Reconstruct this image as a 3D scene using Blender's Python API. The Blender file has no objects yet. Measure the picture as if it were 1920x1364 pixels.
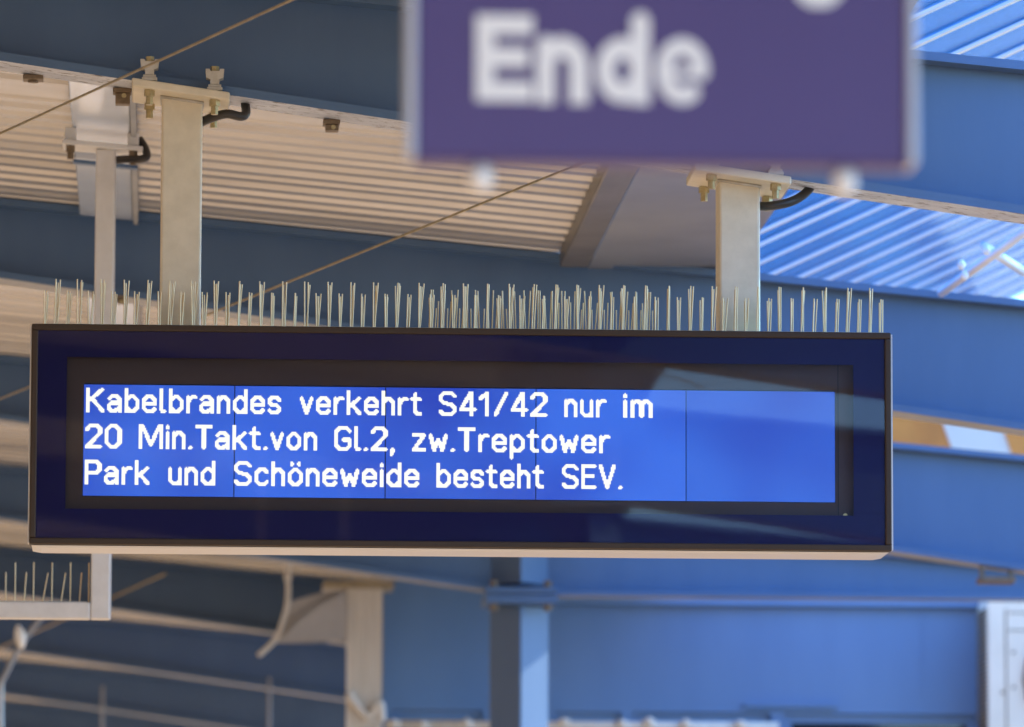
import bpy, math, random
from mathutils import Vector, Matrix
random.seed(7)
sc = bpy.context.scene
COL = sc.collection

# ------------------------------------------------------------------ camera
W0, H0, FPX = 1920.0, 1364.0, 11242.0
PITCH = math.atan((2085 - 682) / FPX)
YAW = math.atan(660 / FPX * math.cos(PITCH))
ROLL = math.radians(0.18)
CAM = Vector((0, 0, 1.6))
FWD = Vector((math.sin(YAW) * math.cos(PITCH), math.cos(YAW) * math.cos(PITCH), math.sin(PITCH)))
RGT = Vector((math.cos(YAW), -math.sin(YAW), 0))
UPV = RGT.cross(FWD)
R2 = RGT * math.cos(ROLL) + UPV * math.sin(ROLL)
U2 = UPV * math.cos(ROLL) - RGT * math.sin(ROLL)
RGT, UPV = R2, U2
cam = bpy.data.objects.new('camera', bpy.data.cameras.new('camera'))
COL.objects.link(cam)
m = Matrix.Identity(4)
for i in range(3):
    m[i][0], m[i][1], m[i][2], m[i][3] = RGT[i], UPV[i], -FWD[i], CAM[i]
cam.matrix_world = m
cam.data.sensor_width = 36.0
cam.data.lens = 36.0 * FPX / W0
cam.data.clip_start = 0.1
cam.data.clip_end = 6000
cam.data.dof.use_dof = True
cam.data.dof.focus_distance = Vector((0.8, 14.5, 1.5)).dot(FWD)
cam.data.dof.aperture_fstop = 5.2
cam.data.dof.aperture_blades = 9
sc.camera = cam

# ------------------------------------------------------------------ light
EXPO = 2.3
SUN_EL, SUN_AZ = math.radians(36), math.radians(66)
world = bpy.data.worlds.new('World')
sc.world = world
world.use_nodes = True
wn = world.node_tree.nodes
sky = wn.new('ShaderNodeTexSky')
sky.sky_type = 'NISHITA'
sky.sun_disc = False
sky.sun_elevation = SUN_EL
sky.sun_rotation = SUN_AZ
sky.air_density = 1.0
sky.dust_density = 0.0
sky.ozone_density = 9.0
bg = wn['Background']
bg.inputs['Strength'].default_value = 0.15
world.node_tree.links.new(sky.outputs[0], bg.inputs[0])
sv = Vector((math.sin(SUN_AZ) * math.cos(SUN_EL), math.cos(SUN_AZ) * math.cos(SUN_EL), math.sin(SUN_EL)))
sun = bpy.data.objects.new('sun', bpy.data.lights.new('sun', 'SUN'))
COL.objects.link(sun)
sun.data.energy = 2.0
sun.data.angle = math.radians(0.5)
sun.data.color = (1.0, 0.88, 0.70)
sun.rotation_euler = sv.to_track_quat('Z', 'Y').to_euler()
sun.location = (8, 8, 12)
sc.view_settings.view_transform = 'Standard'
sc.view_settings.look = 'None'
sc.view_settings.gamma = 1
sc.view_settings.exposure = EXPO
sc.view_settings.use_curve_mapping = False
sc.render.engine = 'CYCLES'
EM = 2 ** -EXPO

# ------------------------------------------------------------------ helpers
def P(u, v, Y):
    """world point seen at photo pixel (u, v) that lies at distance Y down the platform"""
    d = FWD + RGT * ((u - 960) / FPX) - UPV * ((v - 682) / FPX)
    return CAM + d * ((Y - CAM.y) / d.y)

class MB:
    def __init__(s):
        s.v, s.f, s.mi = [], [], []
    def poly(s, pts, mi=0):
        b = len(s.v)
        s.v += [tuple(p) for p in pts]
        s.f.append(tuple(range(b, b + len(pts)))); s.mi.append(mi)
        return s
    def hexa(s, a, b, mis=(0,)*6):
        """a: 4 points, b: 4 points (matching) -> closed solid"""
        n = len(s.v)
        s.v += [tuple(p) for p in a] + [tuple(p) for p in b]
        fs = [(3,2,1,0), (4,5,6,7), (0,1,5,4), (1,2,6,5), (2,3,7,6), (3,0,4,7)]
        for f, mi in zip(fs, mis):
            s.f.append(tuple(n + i for i in f)); s.mi.append(mi)
        return s
    def box(s, x0, x1, y0, y1, z0, z1, mis=(0,)*6):
        # faces order: bottom, top, front(y0), right(x1), back, left
        return s.hexa([(x0,y0,z0),(x1,y0,z0),(x1,y1,z0),(x0,y1,z0)],
                      [(x0,y0,z1),(x1,y0,z1),(x1,y1,z1),(x0,y1,z1)], mis)
    def prism(s, pts, off, mi=0):
        n = len(s.v); k = len(pts); off = Vector(off)
        s.v += [tuple(p) for p in pts] + [tuple(Vector(p) + off) for p in pts]
        s.f.append(tuple(n + i for i in range(k))[::-1]); s.mi.append(mi)
        s.f.append(tuple(n + k + i for i in range(k))); s.mi.append(mi)
        for i in range(k):
            j = (i + 1) % k
            s.f.append((n+i, n+j, n+k+j, n+k+i)); s.mi.append(mi)
        return s
    def tube(s, pts, r, n=10, rr=None):
        pts = [Vector(p) for p in pts]
        base = len(s.v); prev = None
        for i, p in enumerate(pts):
            t = (pts[min(i+1, len(pts)-1)] - pts[max(i-1, 0)]).normalized()
            if prev is None:
                a = t.orthogonal().normalized()
            else:
                a = (prev - t * prev.dot(t)).normalized()
            prev = a
            b = t.cross(a)
            q = rr[i] if rr else r
            for k in range(n):
                w = 2 * math.pi * k / n
                s.v.append(tuple(p + (a * math.cos(w) + b * math.sin(w)) * q))
        for i in range(len(pts) - 1):
            for k in range(n):
                j = (k + 1) % n
                s.f.append((base+i*n+k, base+i*n+j, base+(i+1)*n+j, base+(i+1)*n+k)); s.mi.append(0)
        s.f.append(tuple(base + k for k in range(n))[::-1]); s.mi.append(0)
        s.f.append(tuple(base + (len(pts)-1)*n + k for k in range(n))); s.mi.append(0)
        return s
    def build(s, name, mat, parent=None, bevel=0, smooth=False, seg=2):
        me = bpy.data.meshes.new(name)
        o = Vector((0,0,0)) if parent is None else world_loc(parent)
        me.from_pydata([tuple(Vector(p) - o) for p in s.v], [], s.f)
        for mt in (mat if isinstance(mat, (list, tuple)) else [mat]):
            me.materials.append(mt)
        for p, mi in zip(me.polygons, s.mi):
            p.material_index = mi
            p.use_smooth = smooth
        ob = bpy.data.objects.new(name, me)
        COL.objects.link(ob)
        if parent is not None: ob.parent = parent
        if bevel:
            b = ob.modifiers.new('bevel', 'BEVEL'); b.width = bevel; b.segments = seg; b.limit_method = 'ANGLE'
        return ob

def world_loc(o):
    l = Vector((0,0,0))
    while o is not None:
        l = l + o.location; o = o.parent
    return l

def tag(o, label, cat, group=None, kind=None):
    if label: o['label'] = label
    if cat: o['category'] = cat
    if group: o['group'] = group
    if kind: o['kind'] = kind
    return o

def thing(name, loc, label, cat, group=None):
    o = bpy.data.objects.new(name, None); COL.objects.link(o)
    o.location = loc; o.empty_display_size = .1
    return tag(o, label, cat, group)

def smooth_path(pts, sub=8):
    pts = [Vector(p) for p in pts]; out = []
    q = [pts[0]] + pts + [pts[-1]]
    for i in range(1, len(q) - 2):
        a, b, c, d = q[i-1], q[i], q[i+1], q[i+2]
        for k in range(sub):
            t = k / sub
            out.append(.5*((2*b)+(c-a)*t+(2*a-5*b+4*c-d)*t*t+(3*b-a-3*c+d)*t**3))
    out.append(pts[-1]); return out

# ------------------------------------------------------------------ materials
def mat(name, col, rough=.5, metal=0., col2=None, scale=8., amt=.5, bump=0., bscale=60., stretch=None, spots=None, coat=0., spec=.5, rvar=0.):
    mt = bpy.data.materials.new(name); mt.use_nodes = True
    nt = mt.node_tree; N = nt.nodes; L = nt.links
    p = N['Principled BSDF']
    p.inputs['Base Color'].default_value = (*col, 1)
    p.inputs['Roughness'].default_value = rough
    p.inputs['Metallic'].default_value = metal
    p.inputs['Coat Weight'].default_value = coat
    p.inputs['Specular IOR Level'].default_value = spec
    tc = N.new('ShaderNodeNewGeometry'); src = tc.outputs['Position']
    if stretch:
        mp = N.new('ShaderNodeMapping'); mp.inputs['Scale'].default_value = stretch
        L.new(src, mp.inputs[0]); src = mp.outputs[0]
    last = None
    if col2:
        nz = N.new('ShaderNodeTexNoise'); nz.inputs['Scale'].default_value = scale; nz.inputs['Detail'].default_value = 6
        nz.inputs['Roughness'].default_value = .6
        L.new(src, nz.inputs['Vector'])
        cr = N.new('ShaderNodeValToRGB'); cr.color_ramp.elements[0].position = .5 - .3*(1-amt); cr.color_ramp.elements[1].position = .5 + .3*(1-amt) + .02
        L.new(nz.outputs[0], cr.inputs[0])
        cr.color_ramp.elements[0].color = (*col, 1); cr.color_ramp.elements[1].color = (*col2, 1)
        last = cr.outputs[0]
        if rvar:
            mr = N.new('ShaderNodeMapRange'); mr.inputs[3].default_value = rough - rvar; mr.inputs[4].default_value = rough + rvar
            L.new(nz.outputs[0], mr.inputs[0]); L.new(mr.outputs[0], p.inputs['Roughness'])
    if spots:
        sc_, th, scol = spots
        n2 = N.new('ShaderNodeTexNoise'); n2.inputs['Scale'].default_value = sc_; n2.inputs['Detail'].default_value = 8; n2.inputs['Roughness'].default_value = .7
        L.new(src, n2.inputs['Vector'])
        c2 = N.new('ShaderNodeValToRGB'); c2.color_ramp.elements[0].position = th; c2.color_ramp.elements[1].position = th + .05
        L.new(n2.outputs[0], c2.inputs[0])
        mx = N.new('ShaderNodeMix'); mx.data_type = 'RGBA'
        L.new(c2.outputs[0], mx.inputs[0])
        if last: L.new(last, mx.inputs[6])
        else: mx.inputs[6].default_value = (*col, 1)
        mx.inputs[7].default_value = (*scol, 1)
        last = mx.outputs[2]
    if last: L.new(last, p.inputs['Base Color'])
    if bump:
        n3 = N.new('ShaderNodeTexNoise'); n3.inputs['Scale'].default_value = bscale; n3.inputs['Detail'].default_value = 4
        L.new(tc.outputs['Position'], n3.inputs['Vector'])
        bp = N.new('ShaderNodeBump'); bp.inputs['Strength'].default_value = bump; bp.inputs['Distance'].default_value = .004
        L.new(n3.outputs[0], bp.inputs['Height']); L.new(bp.outputs[0], p.inputs['Normal'])
    return mt

def emis(name, col, var=None):
    mt = bpy.data.materials.new(name); mt.use_nodes = True
    N = mt.node_tree.nodes; L = mt.node_tree.links
    p = N['Principled BSDF']
    p.inputs['Base Color'].default_value = (.004, .004, .006, 1); p.inputs['Roughness'].default_value = .35
    p.inputs['Emission Color'].default_value = (*col, 1); p.inputs['Emission Strength'].default_value = EM
    if var:
        g = N.new('ShaderNodeNewGeometry'); nz = N.new('ShaderNodeTexNoise'); nz.inputs['Scale'].default_value = 3.2; nz.inputs['Detail'].default_value = 1
        L.new(g.outputs['Position'], nz.inputs['Vector'])
        mx = N.new('ShaderNodeMix'); mx.data_type = 'RGBA'
        mx.inputs[6].default_value = (*col, 1); mx.inputs[7].default_value = (*var, 1)
        cr = N.new('ShaderNodeMapRange'); cr.inputs[1].default_value = .3; cr.inputs[2].default_value = .7
        L.new(nz.outputs[0], cr.inputs[0]); L.new(cr.outputs[0], mx.inputs[0]); L.new(mx.outputs[2], p.inputs['Emission Color'])
        oi = N.new('ShaderNodeObjectInfo'); mr = N.new('ShaderNodeMapRange'); mr.inputs[3].default_value = EM*.93; mr.inputs[4].default_value = EM*1.09
        L.new(oi.outputs['Random'], mr.inputs[0]); L.new(mr.outputs[0], p.inputs['Emission Strength'])
    return mt

def glass(name, ior=1.5, rough=.02, tint=(1,1,1)):
    mt = bpy.data.materials.new(name); mt.use_nodes = True
    N = mt.node_tree.nodes; L = mt.node_tree.links
    N.remove(N['Principled BSDF'])
    t = N.new('ShaderNodeBsdfTransparent'); t.inputs[0].default_value = (*tint, 1); g = N.new('ShaderNodeBsdfGlossy'); g.inputs['Roughness'].default_value = rough
    f = N.new('ShaderNodeFresnel'); f.inputs['IOR'].default_value = ior
    mx = N.new('ShaderNodeMixShader')
    L.new(f.outputs[0], mx.inputs[0]); L.new(t.outputs[0], mx.inputs[1]); L.new(g.outputs[0], mx.inputs[2])
    L.new(mx.outputs[0], N['Material Output'].inputs['Surface'])
    return mt

def translucent(name, col, tcol, fac=.6):
    mt = bpy.data.materials.new(name); mt.use_nodes = True
    N = mt.node_tree.nodes; L = mt.node_tree.links
    p = N['Principled BSDF']; p.inputs['Base Color'].default_value = (*col, 1); p.inputs['Roughness'].default_value = .3
    t = N.new('ShaderNodeBsdfTranslucent'); t.inputs[0].default_value = (*tcol, 1)
    mx = N.new('ShaderNodeMixShader'); mx.inputs[0].default_value = fac
    L.new(p.outputs[0], mx.inputs[1]); L.new(t.outputs[0], mx.inputs[2]); L.new(mx.outputs[0], N['Material Output'].inputs['Surface'])
    return mt

M = {}
M['blue'] = mat('blue_paint', (.080,.148,.262), .40, col2=(.096,.170,.288), scale=2.4, stretch=(2.2,2.2,.5), rvar=.06, bump=.04, bscale=25, spots=(30, .72, (.20,.19,.18)))
M['under'] = mat('weathered_blue_flange', (.66,.67,.70), .55, col2=(.42,.44,.50), scale=5, amt=.5, spots=(22, .555, (.10,.07,.04)), stretch=(1,3,3))
M['under2'] = mat('dull_flange_underside', (.42,.41,.40), .6, col2=(.32,.32,.32), scale=4)
M['soffit'] = mat('pale_sheet_metal', (.69,.66,.625), .24, metal=.5, col2=(.50,.47,.435), scale=2.0, amt=.35, stretch=(.35,2,2), rvar=.06)
M['tray'] = mat('pale_tray_metal', (.80,.86,.95), .22, metal=.3, col2=(.70,.76,.86), scale=3)
M['gutter'] = mat('grey_gutter_metal', (.42,.41,.40), .3, metal=.4, col2=(.34,.33,.33), scale=3)
M['galv'] = mat('galvanised_steel', (.82,.72,.53), .5, metal=.05, col2=(.68,.59,.42), scale=16, amt=.3, bump=.05, bscale=90, spots=(70,.72,(.33,.27,.17)))
M['framepaint'] = mat('pale_frame_paint', (.80,.76,.70), .45, col2=(.70,.66,.60), scale=12)
M['darkrib'] = mat('dark_channel_paint', (.16,.14,.115), .35, metal=.3, col2=(.24,.21,.18), scale=4)
M['cast'] = mat('cast_clamp', (.62,.58,.50), .5, metal=.15, col2=(.52,.47,.37), scale=40)
M['bolt'] = mat('zinc_bolt', (.58,.48,.26), .38, metal=.6, col2=(.4,.32,.16), scale=60)
M['clip'] = mat('brown_clip', (.16,.11,.06), .6, col2=(.24,.17,.10), scale=60)
M['cable'] = mat('black_conduit', (.035,.028,.022), .38)
M['wire'] = mat('tan_wire', (.44,.35,.21), .5, metal=.1, col2=(.32,.25,.15), scale=30)
M['bronze'] = mat('dark_frame', (.055,.034,.020), .5, spec=.25)
M['house'] = mat('pale_housing', (.66,.62,.58), .4)
M['print'] = mat('navy_print', (.006,.004,.085), .6, spec=.2, spots=(260, .80, (.25,.25,.3)))
M['recess'] = mat('dark_mask', (.080,.058,.055), .7, spec=.2)
M['black'] = mat('black_gap', (.004,.004,.004), .6)
M['glass'] = glass('clear_glass', 1.34)
M['spike'] = mat('stainless_wire', (.74,.58,.33), .38, metal=.3)
M['spikebase'] = mat('clear_strip', (.45,.42,.35), .4)
M['purple'] = mat('sign_face', (.084,.048,.168), .42, col2=(.090,.052,.176), scale=4)
M['white'] = mat('white_lettering', (.95,.90,.82), .5)
M['alu'] = mat('sign_frame_metal', (.56,.52,.52), .35, metal=.3)
M['cream'] = mat('cream_paint', (.86,.80,.70), .5, col2=(.76,.70,.60), scale=6, stretch=(6,6,.6))
M['cloth'] = mat('offwhite_panel', (.52,.50,.48), .6, col2=(.42,.40,.38), scale=5)
M['ac'] = mat('white_casing', (.90,.81,.67), .4, col2=(.84,.75,.61), scale=5)
M['fin'] = mat('dark_fins', (.20,.15,.09), .5)
M['wallblue'] = mat('blue_cladding', (.115,.235,.45), .45, col2=(.135,.265,.49), scale=1.5, stretch=(2,2,.5), bump=.03)
M['pane'] = mat('dark_window_glass', (.015,.016,.018), .06)
M['skypane'] = mat('sky_reflection_pane', (.5,.5,.48), .3)  # pale colour stands in for bright sky reflected in window glass
M['bar'] = mat('pale_glazing_bar', (.84,.84,.84), .4)
M['bluepane'] = glass('blue_tinted_sheet', 1.02, rough=.2, tint=(.46,.77,1.0))
M['woodpane'] = mat('orange_board', (.92,.32,.045), .5, col2=(.70,.22,.03), scale=4)
M['whitepane'] = mat('white_board', (.92,.80,.62), .5)
M['concrete'] = mat('platform_paving', (.50,.36,.22), .8, col2=(.42,.30,.18), scale=2, bump=.2)
M['ballast'] = mat('ballast_ground', (.13,.115,.095), .9, col2=(.09,.08,.065), scale=.8)
M['brick'] = mat('tan_brick', (.44,.29,.17), .8, col2=(.36,.23,.13), scale=2)
M['lcd'] = emis('lcd_blue', (.014,.052,.50), (.030,.135,.74))
M['lcdtext'] = emis('lcd_white', (1.05,1.05,.98))

# ------------------------------------------------------------------ setting: ground, platform, added bounce wall
g = MB(); g.poly([(-900,-900,-.96),(900,-900,-.96),(900,900,-.96),(-900,900,-.96)])
tag(g.build('ground', M['ballast']), None, None, kind='structure')
g = MB(); g.box(-5.2, 3.4, -40, 90, -.955, 0)
tag(g.build('platform', M['concrete']), None, None, kind='structure')
g = MB(); g.box(-10.4, -10, -40, 90, -.96, 5.6); g.box(-10.5, -9.9, -40, 90, 5.6, 5.75)
t = thing('bounce_wall', (-10.2, 20, -.96), 'long unseen tan brick wall added to bounce warm light', 'wall')  # out of view, added to throw warm light under the left roof
g.build('wall', M['brick'], t)

# ------------------------------------------------------------------ canopy beams
Y1, D = 14.6, 4.0
XL = -7.5
# bottom edge of the lower flange and top edge of the upper flange, as lines z(x)
b0, b1 = P(0,114,Y1), P(1920,402,Y1)
SB = (b1.z - b0.z) / (b1.x - b0.x)
def zb(x):
    if x < -1.0: return b0.z + SB * (-1.0 - b0.x) + ST * (x + 1.0)
    return b0.z + SB * (x - b0.x)
t0, t1 = P(0,371,Y1+D), P(1920,562,Y1+D)
ST = (t1.z - t0.z) / (t1.x - t0.x)
def zt(x): return t0.z + ST * (x - t0.x)
FW, FT = .15, .022
ZPL = 1.5         # not used for geometry beyond the column line
XC = P(975, 1200, Y1+3*D).x
YBD = 29.2
BX0 = P(716, 1200, YBD).x
bl = {-5:'blue steel canopy beam fifth along from display towards platform end',
      -4:'blue steel canopy beam right behind the camera spot', -3:'blue steel canopy beam two bays before the hanging platform sign',
      -2:'blue steel canopy beam carrying the purple platform sign', -1:'blue steel canopy beam between platform sign and lit display',
      0:'blue steel canopy beam with peeling lower flange carrying the lit display', 1:'blue steel canopy beam first one behind the lit display',
      2:'blue steel canopy beam second one behind the lit display', 3:'blue steel canopy beam bolted to the square blue column',
      4:'blue steel canopy beam first one behind the blue column', 5:'blue steel canopy beam second one behind the blue column',
      6:'blue steel canopy beam third one behind the blue column', 7:'blue steel canopy beam fourth one behind the blue column',
      8:'blue steel canopy beam fifth one behind the blue column'}
def slab(m_, y0, y1, xs, za, zc, mis):
    for (xa, xb_) in zip(xs[:-1], xs[1:]):
        m_.hexa([(xa,y0,za(xa)),(xb_,y0,za(xb_)),(xb_,y1,za(xb_)),(xa,y1,za(xa))],
                [(xa,y0,zc(xa)),(xb_,y0,zc(xb_)),(xb_,y1,zc(xb_)),(xa,y1,zc(xa))], mis)
for n in range(-5, 9):
    y = Y1 + n * D
    xr = 4.3 if n < 3 else (4.3 if n == 3 else 2.6)
    if n == 3:
        zbf = lambda x: zb(min(x, XC)); xs = [XL, -1.0, XC, xr]
    else:
        zbf = zb; xs = [XL, -1.0, xr]
    ztf = zt
    t = thing('canopy_beam', (XL, y, zb(XL)), bl[n], 'beam', 'canopy beams')
    w = MB(); slab(w, y+FW/2-.006, y+FW/2+.006, xs, lambda x: zbf(x)+FT, lambda x: ztf(x)-FT, (0,)*6)
    w.build('web', M['blue'], t)
    w = MB(); slab(w, y, y+FW, xs, lambda x: ztf(x)-FT, ztf, (0,)*6); w.build('top_flange', M['blue'], t)
    w = MB(); slab(w, y, y+FW, xs, zbf, lambda x: zbf(x)+FT, (1,0,0,0,0,0)); w.build('bottom_flange', [M['blue'], M['under'] if n == 0 else M['under2']], t)

# columns
for n, lab in ((-2,'square blue steel column beside the purple platform sign'), (3,'square blue steel column standing before the blue building')):
    y = Y1 + n * D + FW/2
    c = thing('canopy_column', (XC, y, 0), lab, 'column', 'canopy columns')
    r = .133
    def dia(m_, r_, z0, z1):
        pts = [(XC-r_,y,z0),(XC,y-r_,z0),(XC+r_,y,z0),(XC,y+r_,z0)]
        m_.hexa(pts, [(p[0],p[1],z1) for p in pts])
    zj = zb(XC)
    w = MB(); dia(w, r, 0.02, zj-.045); w.build('shaft', M['blue'], c, bevel=.006)
    w = MB(); w.box(XC-.16, XC+.16, y-.16, y+.16, zj-.045, zj-.003); w.build('cap_plate', M['blue'], c, bevel=.004)
    w = MB(); dia(w, r, zj+FT+.03, zt(XC)-FT-.002); w.build('stub', M['blue'], c)
    w = MB(); w.box(XC-.16, XC+.16, y-.16, y-.085, zj+.001, zj+.03); w.build('splice_plate', M['blue'], c, bevel=.004)
    w = MB(); w.box(XC-.2, XC+.2, y-.2, y+.2, 0.0, .02); w.build('base_plate', M['blue'], c)
    for sx in (-.12, .12):
        for zz in (zj+.03, zj-.075):
            w = MB(); w.tube([(XC+sx, y-.13, zz), (XC+sx, y-.13, zz+.03)], .018, 6); w.build('bolt', M['clip'], c)

# ------------------------------------------------------------------ roof, left wing: corrugated sheets
XG0 = P(1052, 468, Y1+D).x        # edge member position
roof = thing('canopy_roof', (XL, Y1, zt(XL)), 'pale corrugated metal roof sheeting above the blue beams', 'roof')
def corrug(y0, y1, x0, x1, pitch=.15, dep=.013):
    w = MB(); y = y0; prof = []
    cnt = 0
    while y < y1 - 1e-6:
        cnt += 1
        if cnt == 13:
            prof += [(y, .001), (y+.10, .001), (y+.11, .006), (y+.30, .006)]; y += .31; continue
        q_, jj = random.uniform(.75, 1.3), random.uniform(-.003, .003)
        for dy, dz in ((0,0), (.058,0), (.064,.003), (.078,dep*q_-.003), (.084,dep*q_), (.134,dep*q_)):
            if y + dy < y1: prof.append((y+dy, max(0, dz+jj)))
        y += pitch
    prof.append((y1, 0))
    nx = 5
    for i in range(nx):
        xa = x0 + (x1-x0)*i/nx; xb_ = x0 + (x1-x0)*(i+1)/nx
        for (ya, za), (yb, zb_) in zip(prof[:-1], prof[1:]):
            w.poly([(xa,ya,zt(xa)+.004+za),(xa,yb,zt(xa)+.004+zb_),(xb_,yb,zt(xb_)+.004+zb_),(xb_,ya,zt(xb_)+.004+za)])
    return w
for n in range(-5, 8):
    x1 = XG0 if n < 3 else 2.4
    corrug(Y1+n*D+.004, Y1+(n+1)*D-.004, XL, x1).build('roof_sheet', M['soffit'], roof)
w = MB(); slab(w, Y1-5*D, Y1+8*D, [XL-.02, XL-.005], lambda x: zt(x)-.06, lambda x: zt(x)+.12, (0,)*6); w.build('edge_trim', M['gutter'], roof)
w = MB(); slab(w, Y1-5*D, Y1+8*D, [XL, XG0 if True else 0], lambda x: zt(x)+.06, lambda x: zt(x)+.075, (0,)*6)
w.build('top_skin', M['gutter'], roof)

# gutter between the two wings
XG1 = XG0 + .55
gut = thing('roof_gutter', (XG0, Y1, zt(XG0)), 'smooth grey metal valley gutter between the two roof wings', 'gutter')
w = MB(); w.box(XG0+.09, XG1, Y1-5*D, Y1+3.2*D, zt(XG1)+.012, zt(XG1)+.03); w.build('trough', M['gutter'], gut)
for n in range(-5, 3):
    w = MB(); w.box(XG0-.005, XG0+.085, Y1+n*D+FW+.01, Y1+(n+1)*D-.01, zt(XG0)-.045, zt(XG0)+.05)
    w.build('edge_channel', M['darkrib'], gut, bevel=.006)

# right wing: glazed sheets and bars
SR, XR = .475, 4.2
ZR = zt(XG1) + .02
def zr(x): return ZR + SR * (x - XG1)
glz = thing('glazed_roof', (XG1, Y1, ZR), 'blue translucent roof wing with pale bars rising from the gutter', 'roof')
PB = .60
for n in range(0, 3):
    k = -2 if n == 0 else 0
    y = Y1 + n * D
    while k * PB < D - .01:
        ya = y + k * PB; yb = min(ya + PB, y + D)
        mt = M['bluepane']
        w = MB(); slab(w, ya+.03, yb-.03, [XG1, XR], lambda x: zr(x)+.03, lambda x: zr(x)+.036, (0,)*6)
        w.build('pane', mt, glz)
        w = MB(); slab(w, ya-.03, ya+.03, [XG1, XR+.02], lambda x: zr(x)+.022, lambda x: zr(x)+.04, (0,)*6)
        w.build('glazing_bar', M['bar'], glz)
        k += 1
w = MB(); slab(w, Y1-2*PB, Y1+3*D, [XR+.021, XR+.08], lambda x: zr(x)-.06, lambda x: zr(x)+.06, (0,)*6); w.build('edge_beam', M['bar'], glz)

for (a, b) in ((P(1765,550,18.45), P(1925,432,17.5)), (P(1845,462,17.9), P(1935,520,18.3))):
    w = MB(); w.tube([a, b], .014, 8); w.build('brace_rod', M['bar'], glz, smooth=True)
for u, v in ((1803,497),(1808,517),(1850,470)):
    a = P(u, v, 17.7); w = MB(); w.tube([a+Vector((0,0,.014)), a, a-Vector((0,0,.014))], .01, 8, rr=[.006,.014,.006]); w.build('bolt_or_glint', M['white'], glz, smooth=True)  # white beads put in as painted glints on the glazing
# boards added for a sunlit patch, its glow put into their colours
gab = thing('sunlit_patch_boards', (XG1, Y1+3*D, zt(XG1)), 'orange and white boards coloured to stand in for a sunlit patch', 'boards')
yg = Y1 + 3*D + .02
SHL = .35; nb = 17; wb_ = (XR - XG1 - .1) / nb
for i in range(nb):
    xa_ = XG1 + .02 + i*wb_; xe = xa_ + wb_ + .004
    z0a, z0b, sh = zt(xa_)+.004, zt(xe)+.004, .0
    z1a, z1b = zr(xa_)-.004, zr(xe)-.004
    if z1a - z0a < .05: continue
    wht = 3.66 < xa_ < 3.86
    w = MB(); yo = .008*(i % 2)
    w.hexa([(xa_,yg+yo,z0a),(xe,yg+yo,z0b),(xe,yg+yo+.02,z0b),(xa_,yg+yo+.02,z0a)],[(xa_-SHL*(z1a-z0a),yg+yo,z1a-.02),(xe-SHL*(z1b-z0b),yg+yo,z1b-.02),(xe-SHL*(z1b-z0b),yg+yo+.02,z1b-.02),(xa_-SHL*(z1a-z0a),yg+yo+.02,z1a-.02)])
    w.build('board', M['whitepane'] if wht else M['woodpane'], gab)

# pale longitudinal trays under the left wing
XT0, XT1 = P(150,383,Y1+D).x, P(250,388,Y1+D).x
for n in range(-1, 2):
    lab = {-1:'pale metal duct before the display beam on camera side', 0:'pale metal duct from the display beam back to the next beam', 1:'pale metal duct running behind the first beam past display'}[n]
    t = thing('ceiling_duct', (XT0, Y1+n*D+.2, zt(XT0)-.05), lab, 'duct', 'ceiling ducts')
    y0, y1 = Y1+n*D+FW+.012, Y1+(n+1)*D-.012
    w = MB(); slab(w, y0, y1, [XT0, XT1], lambda x: zt(x)-.032, lambda x: zt(x)+.003, (0,)*6); w.build('tray', M['tray'], t, bevel=.004)
    w = MB(); slab(w, y0, y1, [XT1+.001, XT1+.016], lambda x: zt(x)-.045, lambda x: zt(x)+.003, (0,)*6); w.build('side_strip', M['under2'], t)
    w = MB(); slab(w, y1-1.2, y1-1.16, [XT0-.004, XT1+.018], lambda x: zt(x)-.055, lambda x: zt(x)-.0455, (0,)*6); w.build('joint_band', M['blue'], t)

# ------------------------------------------------------------------ display
YF = 14.5                        # glass front plane
def L2(u, v, y=YF):
    p = P(u, v, y); return p.x, p.z
xa, zT = P(60, 611, YF).x, (P(60,611,YF).z + P(1670,621,YF).z)/2
xb_ = P(1671, 800, YF).x
zBt = (P(60,1021,YF).z + P(1670,1034,YF).z)/2
S = (xb_ - xa) / 1613.0           # metres per photo pixel on the display
dsp = thing('train_indicator', ((xa+xb_)/2, YF, zBt), 'wide hanging train indicator with lit blue screen and white text', 'display board')
DEP = .18
def X(u): return xa + (u - 59) * S
def Z(v): return zT - (v - 616) * (zT - zBt) / (1028 - 616)
# housing shell behind the frame
w = MB(); w.box(xa+.006, xb_-.006, YF+.055, YF+DEP, zBt+.004, zT-.004); w.build('housing', M['house'], dsp, bevel=.006)
# bottom lip: chamfered pale skirt
w = MB()
zl = zBt - .001
w.hexa([(xa+.028,YF+.02,zl-.005),(xb_-.028,YF+.02,zl-.005),(xb_-.028,YF+DEP-.01,zl-.005),(xa+.028,YF+DEP-.01,zl-.005)],
       [(xa+.004,YF+.012,zl),(xb_-.004,YF+.012,zl),(xb_-.004,YF+DEP,zl),(xa+.004,YF+DEP,zl)])
w.build('bottom_skirt', M['house'], dsp, bevel=.002)
fr = MB(); ft = .0155
fr.box(xa, xb_, YF-.006, YF+.053, zT-ft, zT); fr.box(xa, xb_, YF-.006, YF+.053, zBt, zBt+ft)
fr.box(xa, xa+ft, YF-.006, YF+.053, zBt+ft, zT-ft); fr.box(xb_-ft, xb_, YF-.006, YF+.053, zBt+ft, zT-ft)
fr.build('front_frame', M['bronze'], dsp, bevel=.003)
# pale edge line of the housing on the right and left
w = MB(); w.box(xb_+.0005, xb_+.004, YF+.002, YF+.05, zBt+.004, zT-.004); w.build('edge_strip', M['house'], dsp)
w = MB(); w.box(xa-.004, xa-.0005, YF+.002, YF+.05, zBt+.004, zT-.004); w.build('edge_strip', M['house'], dsp)
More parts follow.
